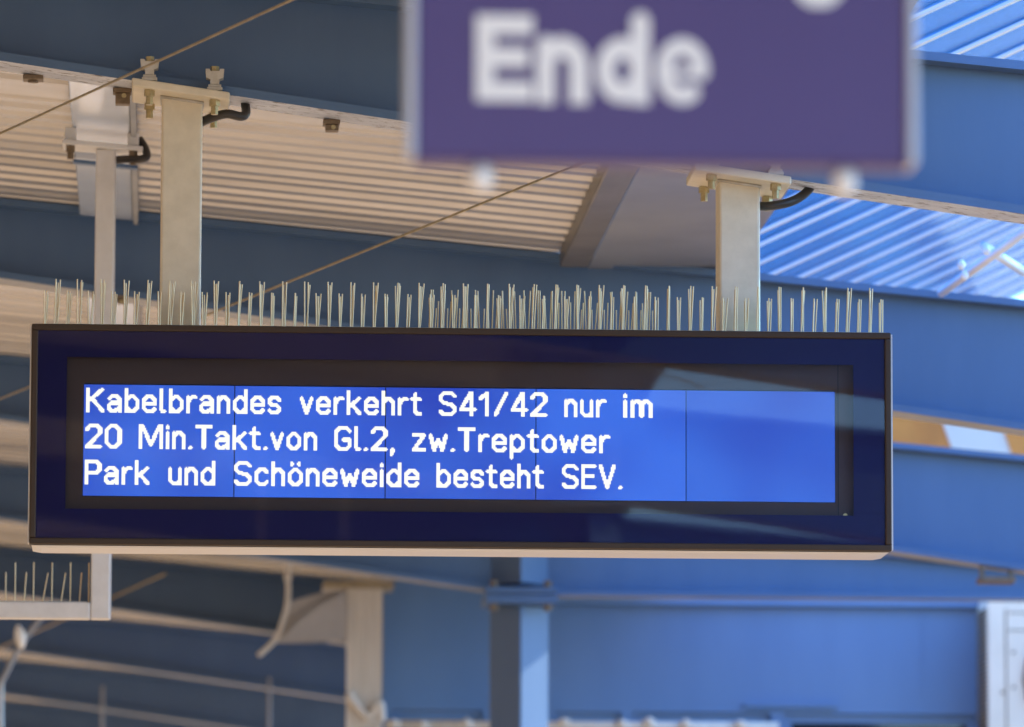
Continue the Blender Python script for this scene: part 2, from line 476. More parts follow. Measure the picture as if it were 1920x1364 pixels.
# printed border (four strips) behind glass
x0, x1, z0, z1 = X(125), X(1601), Z(961), Z(677)
bd = MB(); yb0, yb1 = YF+.004, YF+.008
bd.box(xa+ft, xb_-ft, yb0, yb1, z1, zT-ft); bd.box(xa+ft, xb_-ft, yb0, yb1, zBt+ft, z0)
bd.box(xa+ft, x0, yb0, yb1, z0, z1); bd.box(x1, xb_-ft, yb0, yb1, z0, z1)
bd.build('printed_border', M['print'], dsp)
w = MB(); w.box(xa+ft, xb_-ft, YF, YF+.003, zBt+ft, zT-ft); w.build('glass_pane', M['glass'], dsp)
# recessed mask
yr = YF + .04
mu0, mu1, mv0, mv1 = 156, 1570, 723, 935
rc = MB()
rc.box(x0-.02, x1+.02, yr, yr+.004, Z(mv0), z1+.02); rc.box(x0-.02, x1+.02, yr, yr+.004, z0-.02, Z(mv1))
rc.box(x0-.02, X(mu0), yr, yr+.004, Z(mv1), Z(mv0)); rc.box(X(mu1), x1+.02, yr, yr+.004, Z(mv1), Z(mv0))
rc.build('mask', M['recess'], dsp)
w = MB(); w.box(X(1574), X(1576), yr-.0015, yr-.0005, z0-.01, z1+.01); w.build('mask_joint', M['black'], dsp)
w = MB(); w.box(x0-.02, x1+.02, yr+.0085, yr+.012, z0-.02, z1+.02); w.build('back_plate', M['black'], dsp)
w = MB(); w.tube([(X(1588), yr-.004, Z(962)+.004), (X(1588), yr-.0005, Z(962)+.004)], .006, 12); w.build('screw', M['bolt'], dsp)
cuts = [156, 439, 722, 1005, 1288, 1570]
ym = yr + .003
for a, b in zip(cuts[:-1], cuts[1:]):
    w = MB(); w.box(X(a)+.0013, X(b)-.0013, ym, ym+.005, Z(mv1)+.0025, Z(mv0)-.0025); w.build('screen_module', M['lcd'], dsp)

# ---- dot-matrix lettering
def oc(x0, y0, x1, y1, c=3, closed=True):
    p = [(x0+c,y0),(x1-c,y0),(x1,y0+c),(x1,y1-c),(x1-c,y1),(x0+c,y1),(x0,y1-c),(x0,y0+c)]
    return p + [p[0]] if closed else p
B, XH, CAPH = 1.5, 13.2, 18.5
G = {
 'K': (15, [[(B,B),(B,CAPH)], [(13,CAPH),(3.5,10.5)], [(5,11),(13.5,B)]]),
 'a': (12, [[(2,11.6),(3.7,XH),(8,XH),(10.5,10.7),(10.5,B)], [(10.5,8),(4,8),(B,6),(B,3.4),(3.4,B),(6.5,B),(10.5,4.5)]]),
 'b': (12, [[(B,B),(B,CAPH)], oc(B,B,10.5,XH)]),
 'd': (12, [[(10.5,B),(10.5,CAPH)], oc(B,B,10.5,XH)]),
 'p': (12, [[(B,-4),(B,XH)], oc(B,B,10.5,XH)]),
 'o': (12, [oc(B,B,10.5,XH)]),
 'ö': (12, [oc(B,B,10.5,XH), [(3.2,17.6),(3.2,18.2)], [(8.8,17.6),(8.8,18.2)]]),
 'e': (12, [[(10.2,3.2),(8.2,B),(4.2,B),(B,4.2),(B,10.4),(4.2,XH),(7.8,XH),(10.5,10.4),(10.5,7.4),(B,7.4)]]),
 'c': (11, [[(9.8,3.4),(8,B),(4.2,B),(B,4.2),(B,10.4),(4.2,XH),(8,XH),(9.8,11.2)]]),
 'l': (5.5, [[(B,CAPH),(B,3.2),(2.6,B),(4.2,B)]]),
 'i': (3, [[(B,B),(B,XH)], [(B,17.6),(B,18.2)]]),
 'r': (8.5, [[(B,B),(B,XH)], [(B,9.5),(4.6,XH),(7.2,XH)]]),
 'n': (11, [[(B,B),(B,XH)], [(B,10.6),(4.2,XH),(7,XH),(9.5,10.7),(9.5,B)]]),
 'h': (11, [[(B,B),(B,CAPH)], [(B,10.6),(4.2,XH),(7,XH),(9.5,10.7),(9.5,B)]]),
 'u': (11, [[(9.5,B),(9.5,XH)], [(9.5,4),(6.8,B),(4,B),(B,4),(B,XH)]]),
 'm': (16, [[(B,B),(B,XH)], [(B,11),(3.5,XH),(5.6,XH),(8,11),(8,B)], [(8,11),(10,XH),(12.3,XH),(14.5,11),(14.5,B)]]),
 's': (11, [[(9.6,11.3),(7.8,XH),(3.4,XH),(B,11.3),(B,9.6),(3.2,7.8),(7.8,6.9),(9.5,5.2),(9.5,3.3),(7.6,B),(3.2,B),(B,3.2)]]),
 'v': (11, [[(B,XH),(5.5,B)], [(9.5,XH),(5.5,B)]]),
 'w': (15, [[(B,XH),(4.3,B)], [(4.3,B),(7.5,9.5)], [(7.5,9.5),(10.7,B)], [(10.7,B),(13.5,XH)]]),
 'k': (12, [[(B,B),(B,CAPH)], [(10,XH),(3.2,7.6)], [(4.5,8.2),(10.5,B)]]),
 't': (9, [[(3.6,17.2),(3.6,3.4),(5.3,B),(7.5,B)], [(1,XH),(7.4,XH)]]),
 'z': (11, [[(1.4,XH),(9.4,XH),(B,B),(9.6,B)]]),
 'S': (14, [[(12.3,16.2),(10,CAPH),(4,CAPH),(B,16),(B,13),(3.8,10.8),(10,9),(12.4,6.8),(12.4,4),(10,B),(3.8,B),(1.3,3.8)]]),
 '4': (13, [[(9.6,B),(9.6,CAPH),(8.6,CAPH),(1.3,5.6),(12,5.6)]]),
 '1': (10, [[(1.5,14.6),(6,CAPH),(6.6,CAPH),(6.6,B)]]),
 '2': (13.5, [[(1.3,15.4),(4,CAPH),(9.4,CAPH),(12,16),(12,12.6),(1.6,B),(12.2,B)]]),
 '0': (13.5, [oc(B,B,12,CAPH,3.4)]),
 '/': (11, [[(1.2,B),(9.6,CAPH)]]),
 'M': (20, [[(B,B),(B,CAPH),(3.2,CAPH),(10,3.2),(16.8,CAPH),(18.5,CAPH),(18.5,B)]]),
 'T': (14, [[(1.2,CAPH),(12.6,CAPH)], [(7,CAPH),(7,B)]]),
 'G': (14, [[(12.3,16),(10,CAPH),(4.4,CAPH),(B,15.4),(B,4.6),(4.4,B),(10,B),(12.3,3.6),(12.3,9),(8,9)]]),
 'P': (13.5, [[(B,B),(B,CAPH),(9.4,CAPH),(12,16),(12,12),(9.4,9.5),(B,9.5)]]),
 'E': (12.5, [[(11,CAPH),(B,CAPH),(B,B),(11,B)], [(B,10.2),(9.8,10.2)]]),
 'V': (14, [[(B,CAPH),(7,B)], [(12.5,CAPH),(7,B)]]),
 '.': (3.6, [[(1.8,1.4),(1.9,1.6)]]),
 ',': (4, [[(2,1.6),(2,0),(1.2,-2.2)]]),
}
def dots(ch):
    w_, strokes = G[ch]; on = set()
    for st in strokes:
        for (ax, ay), (bx, by) in zip(st[:-1], st[1:]):
            dx, dy = bx-ax, by-ay; l2 = dx*dx+dy*dy or 1e-9
            for i in range(int(min(ax,bx))-3, int(max(ax,bx))+4):
                for j in range(int(min(ay,by))-4, int(max(ay,by))+4):
                    px, py = i+.5, j+.5
                    tt = max(0, min(1, ((px-ax)*dx+(py-ay)*dy)/l2))
                    if math.hypot(px-ax-tt*dx, py-ay-tt*dy) <= 1.62: on.add((i, j))
    return w_, on
DOT = 2.325
def text_line(words, base_v):
    for word, u0, u1 in words:
        nat = sum(G[c][0] for c in word) + 2.2 * (len(word) - 1)
        k = (u1 - u0) / nat                       # photo pixels per dot, across
        u = 0
        for ch in word:
            gw, on = dots(ch); w = MB()
            rows = {}
            for i, j in on: rows.setdefault(j, []).append(i)
            for j, xs_ in rows.items():
                xs_.sort(); s0 = xs_[0]; pv = s0
                for q in xs_[1:] + [None]:
                    if q is None or q != pv + 1:
                        xa_, xe = X(u0 + (u+s0)*k), X(u0 + (u+pv+1)*k)
                        za, ze = Z(base_v - j*DOT), Z(base_v - (j+1)*DOT)
                        w.poly([(xa_,ym-.0006,za),(xe,ym-.0006,za),(xe,ym-.0006,ze),(xa_,ym-.0006,ze)])
                        s0 = q
                    pv = q
            u += gw + 2.2
            w.build('character', M['lcdtext'], dsp)
# baselines measured with the display's slight slope removed
text_line([('Kabelbrandes',161,526),('verkehrt',561,790),('S41/42',822,1026),('nur',1058,1137),('im',1169,1225)], 777.5)
text_line([('20',160,228),('Min.Takt.von',260,594),('Gl.2,',626,740),('zw.Treptower',772,1144)], 845)
text_line([('Park',160,281),('und',316,404),('Schöneweide',439,786),('besteht',818,1020),('SEV.',1054,1168)], 912.5)

# ------------------------------------------------------------------ hanger posts with plates and clamps
def hex_bolt(x, y, z, r, h, parent, mt):
    w = MB(); w.tube([(x,y,z),(x,y,z+h)], r, 6); return w.build('bolt', mt, parent)
def hanger(u0, u1, pu0, pv0, pu1, pv1, label):
    yc = Y1 + FW/2
    xl, xr = P(u0, 400, Y1+.03).x, P(u1, 400, Y1+.03).x
    pl, pr = P(pu0, pv0, Y1-.05), P(pu1, pv1, Y1-.05)
    zpl = lambda x: zb(x) - .001
    t = thing('hanger_post', ((xl+xr)/2, yc, zT), label, 'post', 'display hanger posts')
    w = MB(); wd = xr - xl
    w.hexa([(xl,yc-wd/2,zT+.012),(xr,yc-wd/2,zT+.012),(xr,yc+wd/2,zT+.012),(xl,yc+wd/2,zT+.012)],
           [(xl,yc-wd/2,zpl(xl)-.021),(xr,yc-wd/2,zpl(xr)-.021),(xr,yc+wd/2,zpl(xr)-.021),(xl,yc+wd/2,zpl(xl)-.021)])
    w.build('tube', M['galv'], t, bevel=.007, seg=3)
    w = MB(); bead = []
    for cx_, cy_ in ((xl,yc-wd/2),(xr,yc-wd/2),(xr,yc+wd/2),(xl,yc+wd/2),(xl,yc-wd/2)): bead.append((cx_, cy_, zpl(cx_)-.0245))
    w.tube(bead, .0045, 6); w.build('weld_bead', M['cast'], t, smooth=True)
    w = MB(); w.box(xl-.006, xr+.006, yc-wd/2-.006, yc+wd/2+.006, zT-.002, zT+.012); w.build('foot_plate', M['galv'], t, bevel=.004)
    w = MB(); slab(w, Y1-.05, Y1+FW+.05, [pl.x, pr.x], lambda x: zpl(x)-.021, zpl, (0,)*6); w.build('top_plate', M['galv'], t, bevel=.004)
    for fx in (.18, .845):
        x = pl.x + (pr.x-pl.x)*fx
        for ybolt in (Y1-.026, Y1+FW+.026):
            z = zpl(x)
            hex_bolt(x, ybolt, z-.037, .0135, .016, t, M['bolt'])
            hex_bolt(x, ybolt, z-.058, .009, .021, t, M['bolt'])
        # clamp: washers and T-shaped casting gripping the flange edge
        z = zpl(x) + .0005; yf = Y1 - .042
        w = MB(); w.box(x-.019, x+.019, yf, Y1-.003, z, z+.008); w.box(x-.016, x+.016, yf+.003, Y1-.003, z+.0085, z+.015)
        w.build('washer', M['cast'], t, bevel=.001)
        z2 = z + .0155
        poly = [(x-.011,z2),(x+.011,z2),(x+.011,z2+.012),(x+.021,z2+.016),(x+.023,z2+.038),(x+.013,z2+.038),(x+.011,z2+.033),(x-.011,z2+.033),(x-.013,z2+.038),(x-.023,z2+.038),(x-.021,z2+.016),(x-.011,z2+.012)]
        w = MB(); w.prism([(a,yf+.002,b) for a,b in poly], (0,.034,0)); w.build('clamp', M['cast'], t)
        w = MB(); w.tube([(x,yf+.018,z2+.034),(x,yf+.018,z2+.046)], .011, 6); w.build('bolt_or_glint', M['bolt'], t)
    return t, xl, xr
h1, hx0, hx1 = hanger(301, 378, 247, 163, 431, 193, 'galvanised hanger post over the word Kabelbrandes')
h2, hx2, hx3 = hanger(1348, 1425, 1303, 318, 1484, 347, 'galvanised hanger post over the empty blue screen module')
# conduits
def conduit(pts, label):
    w = MB(); w.tube(smooth_path(pts, 8), .0115, 12)
    o = w.build('cable_conduit', M['cable'], smooth=True); tag(o, label, 'cable', 'black cable conduits'); return o
yc = Y1 + FW/2
conduit([P(372,232,yc), P(395,222,yc-.02), P(425,214,yc-.03), P(452,219,yc-.02), P(461,212,yc), P(460,196,yc+.02), P(458,180,yc+.03)], 'black conduit curling into hanger post above the word Kabelbrandes')
conduit([P(1420,386,yc), P(1440,387,yc-.02), P(1475,381,yc-.02), P(1500,370,yc), P(1517,355,yc+.02), P(1524,340,yc+.03)], 'black conduit curving into hanger post above the empty screen module')

# small clips on the lower flange
def clip(u, v, y, w_, h_, lab, grp, z_hang=True):
    p = P(u, v, y); x = p.x; z = zb(x) - .001
    t = thing('beam_clip', (x, y, z), lab, 'clip', grp)
    m_ = MB(); m_.box(x-w_/2, x+w_/2, y, y+.05, z-.012, z); m_.build('jaw', M['clip'], t, bevel=.002)
    if h_:
        m_ = MB(); m_.box(x-w_*.36, x+w_*.42, y+.004, y+.04, z-.012-h_, z-.0125); m_.build('body', M['clip'], t, bevel=.002)
        m_ = MB(); m_.tube([(x+w_*.1, y-.002, z-.02), (x+w_*.1, y+.0035, z-.02)], .006, 8); m_.build('screw', M['bolt'], t)
    else:
        m_ = MB(); m_.tube([(x, y+.02, z-.018), (x, y+.02, z-.0125)], .012, 8); m_.build('screw', M['clip'], t)
clip(62, 137, Y1+FW-.03, .05, 0, 'flat brown clip on flange beside the pale duct', 'beam clips')
clip(229, 176, Y1+FW-.03, .046, .028, 'square brown clip on flange beside the left hanger plate', 'beam clips')
clip(622, 228, Y1+FW-.03, .042, .016, 'small brown clip on flange between hanger posts', 'beam clips')
clip(184, 404, Y1+D-.02, .03, .012, 'brown bolt clip on second beam beside the thin post', 'second beam clips')
clip(228, 411, Y1+D-.02, .03, .012, 'brown bolt clip on second beam right of the thin post', 'second beam clips')
clip(1126, 500, Y1+D-.02, .03, .02, 'brown bolt clip on second beam below the gutter channel', 'second beam clips')

# ------------------------------------------------------------------ bird spikes on the display
def spike_mesh(h, r=.0017):
    w = MB(); w.tube([(0,0,0),(0,0,h*.6),(0,0,h)], r, 5)
    me = bpy.data.meshes.new('spike'); me.from_pydata(w.v, [], w.f); me.materials.append(M['spike'])
    return me
SM = {'t': spike_mesh(.112), 's': spike_mesh(.084), 'x': spike_mesh(.066)}
def spike(par, x, y, z, kind, tx, ty):
    o = bpy.data.objects.new('spike', SM[kind]); COL.objects.link(o)
    o.parent = par; l = world_loc(par)
    o.location = (x-l.x, y-l.y, z-l.z); o.rotation_euler = (ty, tx, 0)
    return o
rows = [(YF+.035, 0), (YF+.085, 1)]
step = 21.3 * S
names = ['over the letters Kabel', 'over the letters brandes', 'over the word verkehrt', 'over S41/42', 'over the word nur', 'beside the right post foot', 'over the empty screen module']
edges = [78, 300, 530, 760, 1000, 1245, 1430, 1668]
labs = ['bird spike strip on display between its left end and the left post', 'bird spike strip on display right of the left post foot',
        'bird spike strip on display above the word verkehrt', 'bird spike strip on display above S41/42',
        'bird spike strip on display above the words nur im', 'bird spike strip on display before the right post foot', 'bird spike strip on display from right post to its right end']
zs = zT + .001
for (ea, eb), lab in zip(zip(edges[:-1], edges[1:]), labs):
    t = thing('bird_spike_strip', (X(ea), YF+.06, zs), lab, 'bird spikes', 'bird spike strips on the display')
    for ry, _ in rows:
        w = MB(); w.box(X(ea)+.004, X(eb)-.004, ry-.012, ry+.012, zs, zs+.003); w.build('base_strip', M['spikebase'], t)
    u = ea + 2; i = round((ea - 78) / 21.3)
    i0 = i
    while 80 + i*21.3 < eb:
        u = 80 + i*21.3
        tall = i % 2 == 1
        for ry, rk in rows:
            if u < ea: continue
            j = 0.012
            spike(t, X(u) + (0 if rk == 0 else .004) + random.uniform(-.002,.002), ry, zs+.002, 't' if tall else 's',
                  random.uniform(-.03,.045), random.uniform(.02,.06) if rk == 0 else random.uniform(-.06,.0))
            spike(t, X(u) + .004 + random.uniform(-.001,.002), ry+.006, zs+.002, 't' if tall else 's', random.uniform(.0,.085), random.uniform(-.06,.06))
        i += 1
    if 740 < ea < 1250 or ea == 760:
        pass
# denser second course in the middle
t = thing('bird_spike_strip', (X(1000), YF+.15, zs), 'denser bird spike strip on display behind the front strips at mid length', 'bird spikes', 'bird spike strips on the display')
for ry in (YF+.15,):
    w = MB(); w.box(X(800), X(1235), ry-.012, ry+.012, zs, zs+.003); w.build('base_strip', M['spikebase'], t)
    u = 806; i = 0
    while u < 1232:
        spike(t, X(u), ry, zs+.002, 'x' if i % 2 else 't', random.uniform(-.05,.06), random.uniform(-.08,.08))
        spike(t, X(u+5), ry+.004, zs+.002, 's' if i % 2 else 't', random.uniform(-.05,.08), random.uniform(-.08,.08))
        u += 11.5; i += 1

# ------------------------------------------------------------------ thin sign frame hung behind on the left
YB = 16.9
fx0, fx1 = P(175,700,YB).x, P(211,700,YB).x
zf0, zf1 = P(100,1160,YB).z, P(100,1129,YB).z
zpt = P(190,272,YB).z
t = thing('sign_frame', (fx0, YB, zf0), 'slim pale steel frame hanging behind the left end of display', 'frame')
fw = fx1 - fx0
w = MB(); w.box(fx0, fx1, YB, YB+fw, zf0, zpt-.012); w.build('upright', M['framepaint'], t, bevel=.004)
xfl = fx0 - 1.9
w = MB(); w.box(xfl+fw+.001, fx0-.001, YB, YB+fw, zf0, zf1); w.build('bottom_bar', M['framepaint'], t, bevel=.004)
w = MB(); w.box(xfl, xfl+fw, YB, YB+fw, zf0, zt(xfl)-.03); w.build('upright', M['framepaint'], t, bevel=.004)
p0, p1 = P(117,262,YB-.03), P(268,276,YB-.03)
w = MB(); w.hexa([(p0.x,YB-.03,p0.z-.011),(p1.x,YB-.03,p1.z-.011),(p1.x,YB+.1,p1.z-.011),(p0.x,YB+.1,p0.z-.011)],
                 [(p0.x,YB-.03,p0.z+.002),(p1.x,YB-.03,p1.z+.002),(p1.x,YB+.1,p1.z+.002),(p0.x,YB+.1,p0.z+.002)])
w.build('top_plate', M['framepaint'], t, bevel=.002)
for fx in (.1, .88):
    x = p0.x + (p1.x-p0.x)*fx; z = p0.z + (p1.z-p0.z)*fx
    w = MB(); w.tube([(x,YB-.005,z-.011),(x,YB-.005,z-.03)], .013, 6); w.tube([(x,YB-.005,z-.0305),(x,YB-.005,z-.05)], .009, 6); w.build('bolt', M['clip'], t)
    w = MB(); w.box(x-.016, x+.016, YB-.02, YB+.012, z+.003, z+.04); w.build('clamp', M['framepaint'], t, bevel=.003)
w = MB(); w.box(fx1+.0005, fx1+.003, YB+.004, YB+fw, zf0+.002, zpt-.02); w.build('edge_seam', M['house'], t)
conduit([P(208,302,YB+.03), P(235,299,YB), P(262,299,YB-.02), P(275,294,YB-.02), P(272,278,YB), P(262,262,YB+.02)], 'black conduit looping at the top of the slim rear frame')
t2 = thing('bird_spike_strip', (fx0-.2, YB+.03, zf1), 'bird spike strip on the bottom bar of the slim rear frame', 'bird spikes')
w = MB(); w.box(xfl+fw+.05, fx0-.012, YB+.012, YB+fw-.012, zf1+.0005, zf1+.003); w.build('base_strip', M['spikebase'], t2)
k = 0; u = 166
while u > -25:
    spike(t2, P(u,1129,YB).x, YB+.03, zf1+.002, 't' if k % 2 == 0 else 's', (.0 if k % 2 == 0 else random.uniform(-.06,.2)), random.uniform(-.05,.05))
    u -= 17.3; k += 1

# ------------------------------------------------------------------ overhead wires
def wire(pts, r, label):
    w = MB(); w.tube(pts, r, 8); o = w.build('guy_wire', M['wire'], smooth=True); tag(o, label, 'wire', 'thin tan wires'); return o
A, Bp = P(560,-6,12.6), P(-20,260,14.3)
dv = (A - Bp)
wire([A + dv*2.2, Bp - dv*.5], .0032, 'thin tan wire crossing in front of the left hanger clamp')
A, Bp = P(1108,299,15.1), P(50,728,19.6)
wire([A, Bp, Bp + (Bp-A)*.25], .0034, 'thin tan wire sloping behind the display from the gutter channel')
w = MB(); w.tube([P(1108,299,15.1), P(1080,311,15.2)], .0075, 8); tag(w.build('turnbuckle', M['wire'], smooth=True), 'short turnbuckle at the upper end of wire near gutter', 'turnbuckle')
A, Bp = P(310,1076,26.2), P(-20,1224,29.5)
wire([A, Bp], .006, 'thin tan wire in the distance below the slim rear frame')

# ------------------------------------------------------------------ purple platform sign in the foreground
YS = 6.3
sx0, sx1 = P(782,100,YS).x, P(1700,100,YS).x
sz0 = (P(790,296,YS).z + P(1690,304,YS).z)/2
sz1 = sz0 + .5
t = thing('platform_sign', ((sx0+sx1)/2, YS, sz0), 'purple hanging platform sign with white word Ende', 'sign')
w = MB(); w.box(sx0, sx1, YS, YS+.05, sz0, sz1); w.build('panel', M['purple'], t, bevel=.003)
for xx in (sx0-.011, sx1+.001):
    w = MB(); w.box(xx, xx+.010, YS-.004, YS+.054, sz0-.002, sz1); w.build('edge_frame', M['alu'], t, bevel=.002)
w = MB(); w.box(sx0, sx1, YS+.002, YS+.05, sz0-.004, sz0-.0005); w.build('bottom_frame', M['purple'], t)
for u in (903, 1588):
    x = P(u, 325, YS).x
    w = MB(); w.tube([(x,YS+.025,sz0-.0045),(x,YS+.025,sz0-.024),(x,YS+.025,sz0-.031)], .008, 12, rr=[.0125,.0135,.008]); w.build('bolt', M['white'], t, smooth=True)
for fx in (.2, .8):
    x = sx0 + (sx1-sx0)*fx
    w = MB(); w.box(x-.02, x+.02, YS+.055, YS+.095, sz0+.1, zb(x)+.01 if False else sz1+.0); w.build('rear_bracket', M['alu'], t)
    w = MB(); w.box(x-.02, x+.02, YS+.03, YS+.07, sz1+.001, zb(x)-.06); w.build('hanger', M['alu'], t)
    w = MB(); w.box(x-.02, x+.02, YS+.03, Y1-2*D+FW, zb(x+.02)-.0595, zb(x+.02)-.004); w.build('hanger_arm', M['alu'], t)
def seg_d(px, py, a, b):
    dx, dy = b[0]-a[0], b[1]-a[1]; l2 = dx*dx+dy*dy or 1e-9
    q = max(0, min(1, ((px-a[0])*dx+(py-a[1])*dy)/l2))
    return math.hypot(px-a[0]-q*dx, py-a[1]-q*dy)
def arc(cx, cy, rx, ry, a0, a1, n=18):
    return [(cx+rx*math.cos(math.radians(a0+(a1-a0)*k/n)), cy+ry*math.sin(math.radians(a0+(a1-a0)*k/n))) for k in range(n+1)]
# bold letters on a 0..100 cap height: strokes, half stroke width 10.5
HW = 11.2; KZ = 1.1
BOLD = {'E': (74, [[(13,13),(13,87)], [(13,87),(60,87)], [(13,51),(55,51)], [(13,13),(60,13)]], True),
        'n': (66, [[(13,0),(13,64)], arc(33,42,20.5,21.5,180,0) + [(53.5,0)]], False),
        'd': (68, [[(55,0),(55,92)], arc(33.5,38,21,25.4,0,360,30)], False),
        'e': (67, [[(14,36),(55,36)], arc(33.5,38,22.5,27.4,0,300,30)], False),
        'g': (68, [[(55,64),(55,-2)] + arc(34,-6,21,18,0,-150,16), arc(33.5,38,21,25.4,0,360,30)], False)}
def bold(ch, x, z, k, name='letter'):
    wd_, st, square = BOLD[ch]; w = MB(); g_ = 1.0; l = world_loc(t)
    for j in range(-34, 104):
        run = None
        for i in range(-2, int(wd_)+5):
            px, py = i+.5, j+.5; on = False
            for pl_ in st:
                for a, b in zip(pl_[:-1], pl_[1:]):
                    if square:
                        on = min(a[0],b[0])-HW <= px <= max(a[0],b[0])+HW and min(a[1],b[1])-HW <= py <= max(a[1],b[1])+HW
                    else:
                        on = seg_d(px, py, a, b) <= (HW - 6.4 if ch == 'e' and len(pl_) == 2 else HW - 1.6 if ch == 'e' else HW) and (py > 0 or ch == 'g')
                    if on: break
                if on: break
            if on and run is None: run = i
            if not on and run is not None:
                w.poly([(x+run*k,YS-.0015,z+j*k*KZ),(x+i*k,YS-.0015,z+j*k*KZ),(x+i*k,YS-.0015,z+(j+1)*k*KZ),(x+run*k,YS-.0015,z+(j+1)*k*KZ)]); run = None
    w.build(name, M['white'], t); return wd_
e0, e1 = P(889,193,YS), P(1331,193,YS)
kk = (e1.x - e0.x) / 286.
cx = e0.x
for ch, adv in (('E',73.5),('n',73),('d',72.5),('e',67)):
    bold(ch, cx, e0.z, kk); cx += adv*kk
p = P(1483, 14, YS)
bold('g', p.x, p.z + 34.5*kk*KZ, kk)

# ------------------------------------------------------------------ blue building with windows in the distance
bx0, bx1 = BX0, 7.5
zt_b = P(900,1090,YBD).z
bld = thing('blue_building', (bx0, YBD, 0), 'blue clad platform building with dark windows behind the display', 'building')
wins = [(735,905,1331,'skypane'), (1040,1165,1335,'skypane'), (1185,1445,1335,'pane'), (1470,1830,1338,'pane')]
wx = [(P(a,1340,YBD).x, P(b,1340,YBD).x, P(a,v,YBD).z, m_) for a, b, v, m_ in wins]
wb = 1.9
zw = max(q[2] for q in wx) + .0
w = MB()
w.box(bx0, bx1, YBD, YBD+1.3, zw, zt_b); w.box(bx0, bx1, YBD, YBD+1.3, 0, wb)
xs = [bx0] + [q for a in wx for q in a[:2]] + [bx1]
for i in range(0, len(xs), 2): w.box(xs[i], xs[i+1], YBD, YBD+1.3, wb, zw)
for a, b, z, _ in wx: w.box(a, b, YBD, YBD+.3, z, zw) if z < zw - .002 else None
w.build('wall', M['wallblue'], bld)
for a, b, z, mt in wx:
    f = MB(); f.box(a+.002, b-.002, YBD+.03, YBD+.07, z-.045, z-.003); f.box(a+.002, a+.04, YBD+.03, YBD+.07, wb+.002, z-.046); f.box(b-.04, b-.002, YBD+.03, YBD+.07, wb+.002, z-.046)
    fo = f.build('window', M['wallblue'], bld)
    f = MB(); f.box(a+.041, b-.041, YBD+.05, YBD+.056, wb+.002, z-.046); f.build('pane', M[mt], fo)
for u in (1728,):
    x = P(u,1200,YBD).x; w = MB(); w.box(x-.006, x+.006, YBD-.004, YBD-.001, zw+.1, P(u,1150,YBD).z); w.build('panel_joint', M['wallblue'], bld)
x0_, x1_ = P(1030,1130,YBD).x, P(1850,1130,YBD).x
w = MB(); w.box(x0_, x1_, YBD-.06, YBD-.002, P(1400,1137,YBD).z, P(1400,1120,YBD).z); w.build('ledge', M['wallblue'], bld)
x0_, x1_ = P(1395,1322,YBD).x, P(1570,1322,YBD).x
w = MB(); w.box(x0_, x1_, YBD-.03, YBD-.002, P(1400,1326,YBD).z, P(1400,1319,YBD).z); w.build('drip_strip', M['wallblue'], bld)

# cream pillar at the corner of the building with an off-white panel
YP = 28.6
cx0, cx1 = P(652,1250,YP).x, P(717,1250,YP).x
ztp = P(690,1104,YP).z
t = thing('cream_pillar', ((cx0+cx1)/2, YP, 0), 'cream fluted pillar at the edge of the blue building', 'pillar')
pts = []; nfl = 6; wd = cx1-cx0
for i in range(nfl):
    a = cx0 + wd*i/nfl
    pts += [(a, YP), (a+wd/nfl*.7, YP), (a+wd/nfl*.78, YP+.014), (a+wd/nfl*.92, YP+.014)]
pts += [(cx1, YP), (cx1, YP+.2), (cx0, YP+.2)]
w = MB(); w.prism([(a, b, 0) for a, b in pts][::-1], (0,0,ztp)); w.build('shaft', M['cream'], t)
w = MB(); w.box(cx0-.12, cx1+.05, YP-.06, YP+.22, ztp+.001, ztp+.03); w.build('cap', M['wire'], t)
w = MB(); q = [P(652,1300,YP-.02), P(690,1345,YP-.03), P(712,1318,YP-.04), P(716,1352,YP-.04)]
w.tube(smooth_path(q,6), .02, 8); w.build('pipe_bend', M['cream'], t, smooth=True)
# curved panel and its bent tube
YPn = YP + .02
t = thing('bracket_panel', tuple(P(560,1200,YPn)), 'off-white curved panel on a bent tube beside the cream pillar', 'panel')
edge = [P(545,1128,YPn), P(540,1150,YPn), P(530,1180,YPn), P(515,1205,YPn)]
outer = [P(650,1106,YPn), P(600,1112,YPn)] + edge + [P(560,1206,YPn), P(650,1202,YPn)]
w = MB()
outl = []
for i, p in enumerate(outer): outl.append(Vector((p.x, p.y - .10*math.sin(min(1, max(0, (650-560)/90))*0) , p.z)))
w.prism(outl[::-1], (0,.02,0)); w.build('sheet', M['cloth'], t)
w = MB(); w.prism([(p.x+.0, p.y-.06, p.z+.0) for p in [P(648,1112,YPn), P(600,1135,YPn), P(560,1165,YPn), P(530,1202,YPn), P(648,1200,YPn)]][::-1], (0,.012,0)); w.build('fold', M['cloth'], t)
w = MB(); w.tube(smooth_path([P(541,1040,YPn-.03), P(540,1075,YPn-.03), P(540,1120,YPn-.03), P(532,1160,YPn-.03), P(515,1200,YPn-.03), P(484,1230,YPn-.03)], 6), .013, 8); w.build('bent_tube', M['cream'], t, smooth=True)
for v in (1062, 1082): 
    p = P(540, v, YPn-.03); w = MB(); w.tube([p+Vector((0,0,.025)), p, p-Vector((0,0,.025))], .02, 8, rr=[.012,.022,.012]); w.build('tube_bead', M['cream'], t, smooth=True)

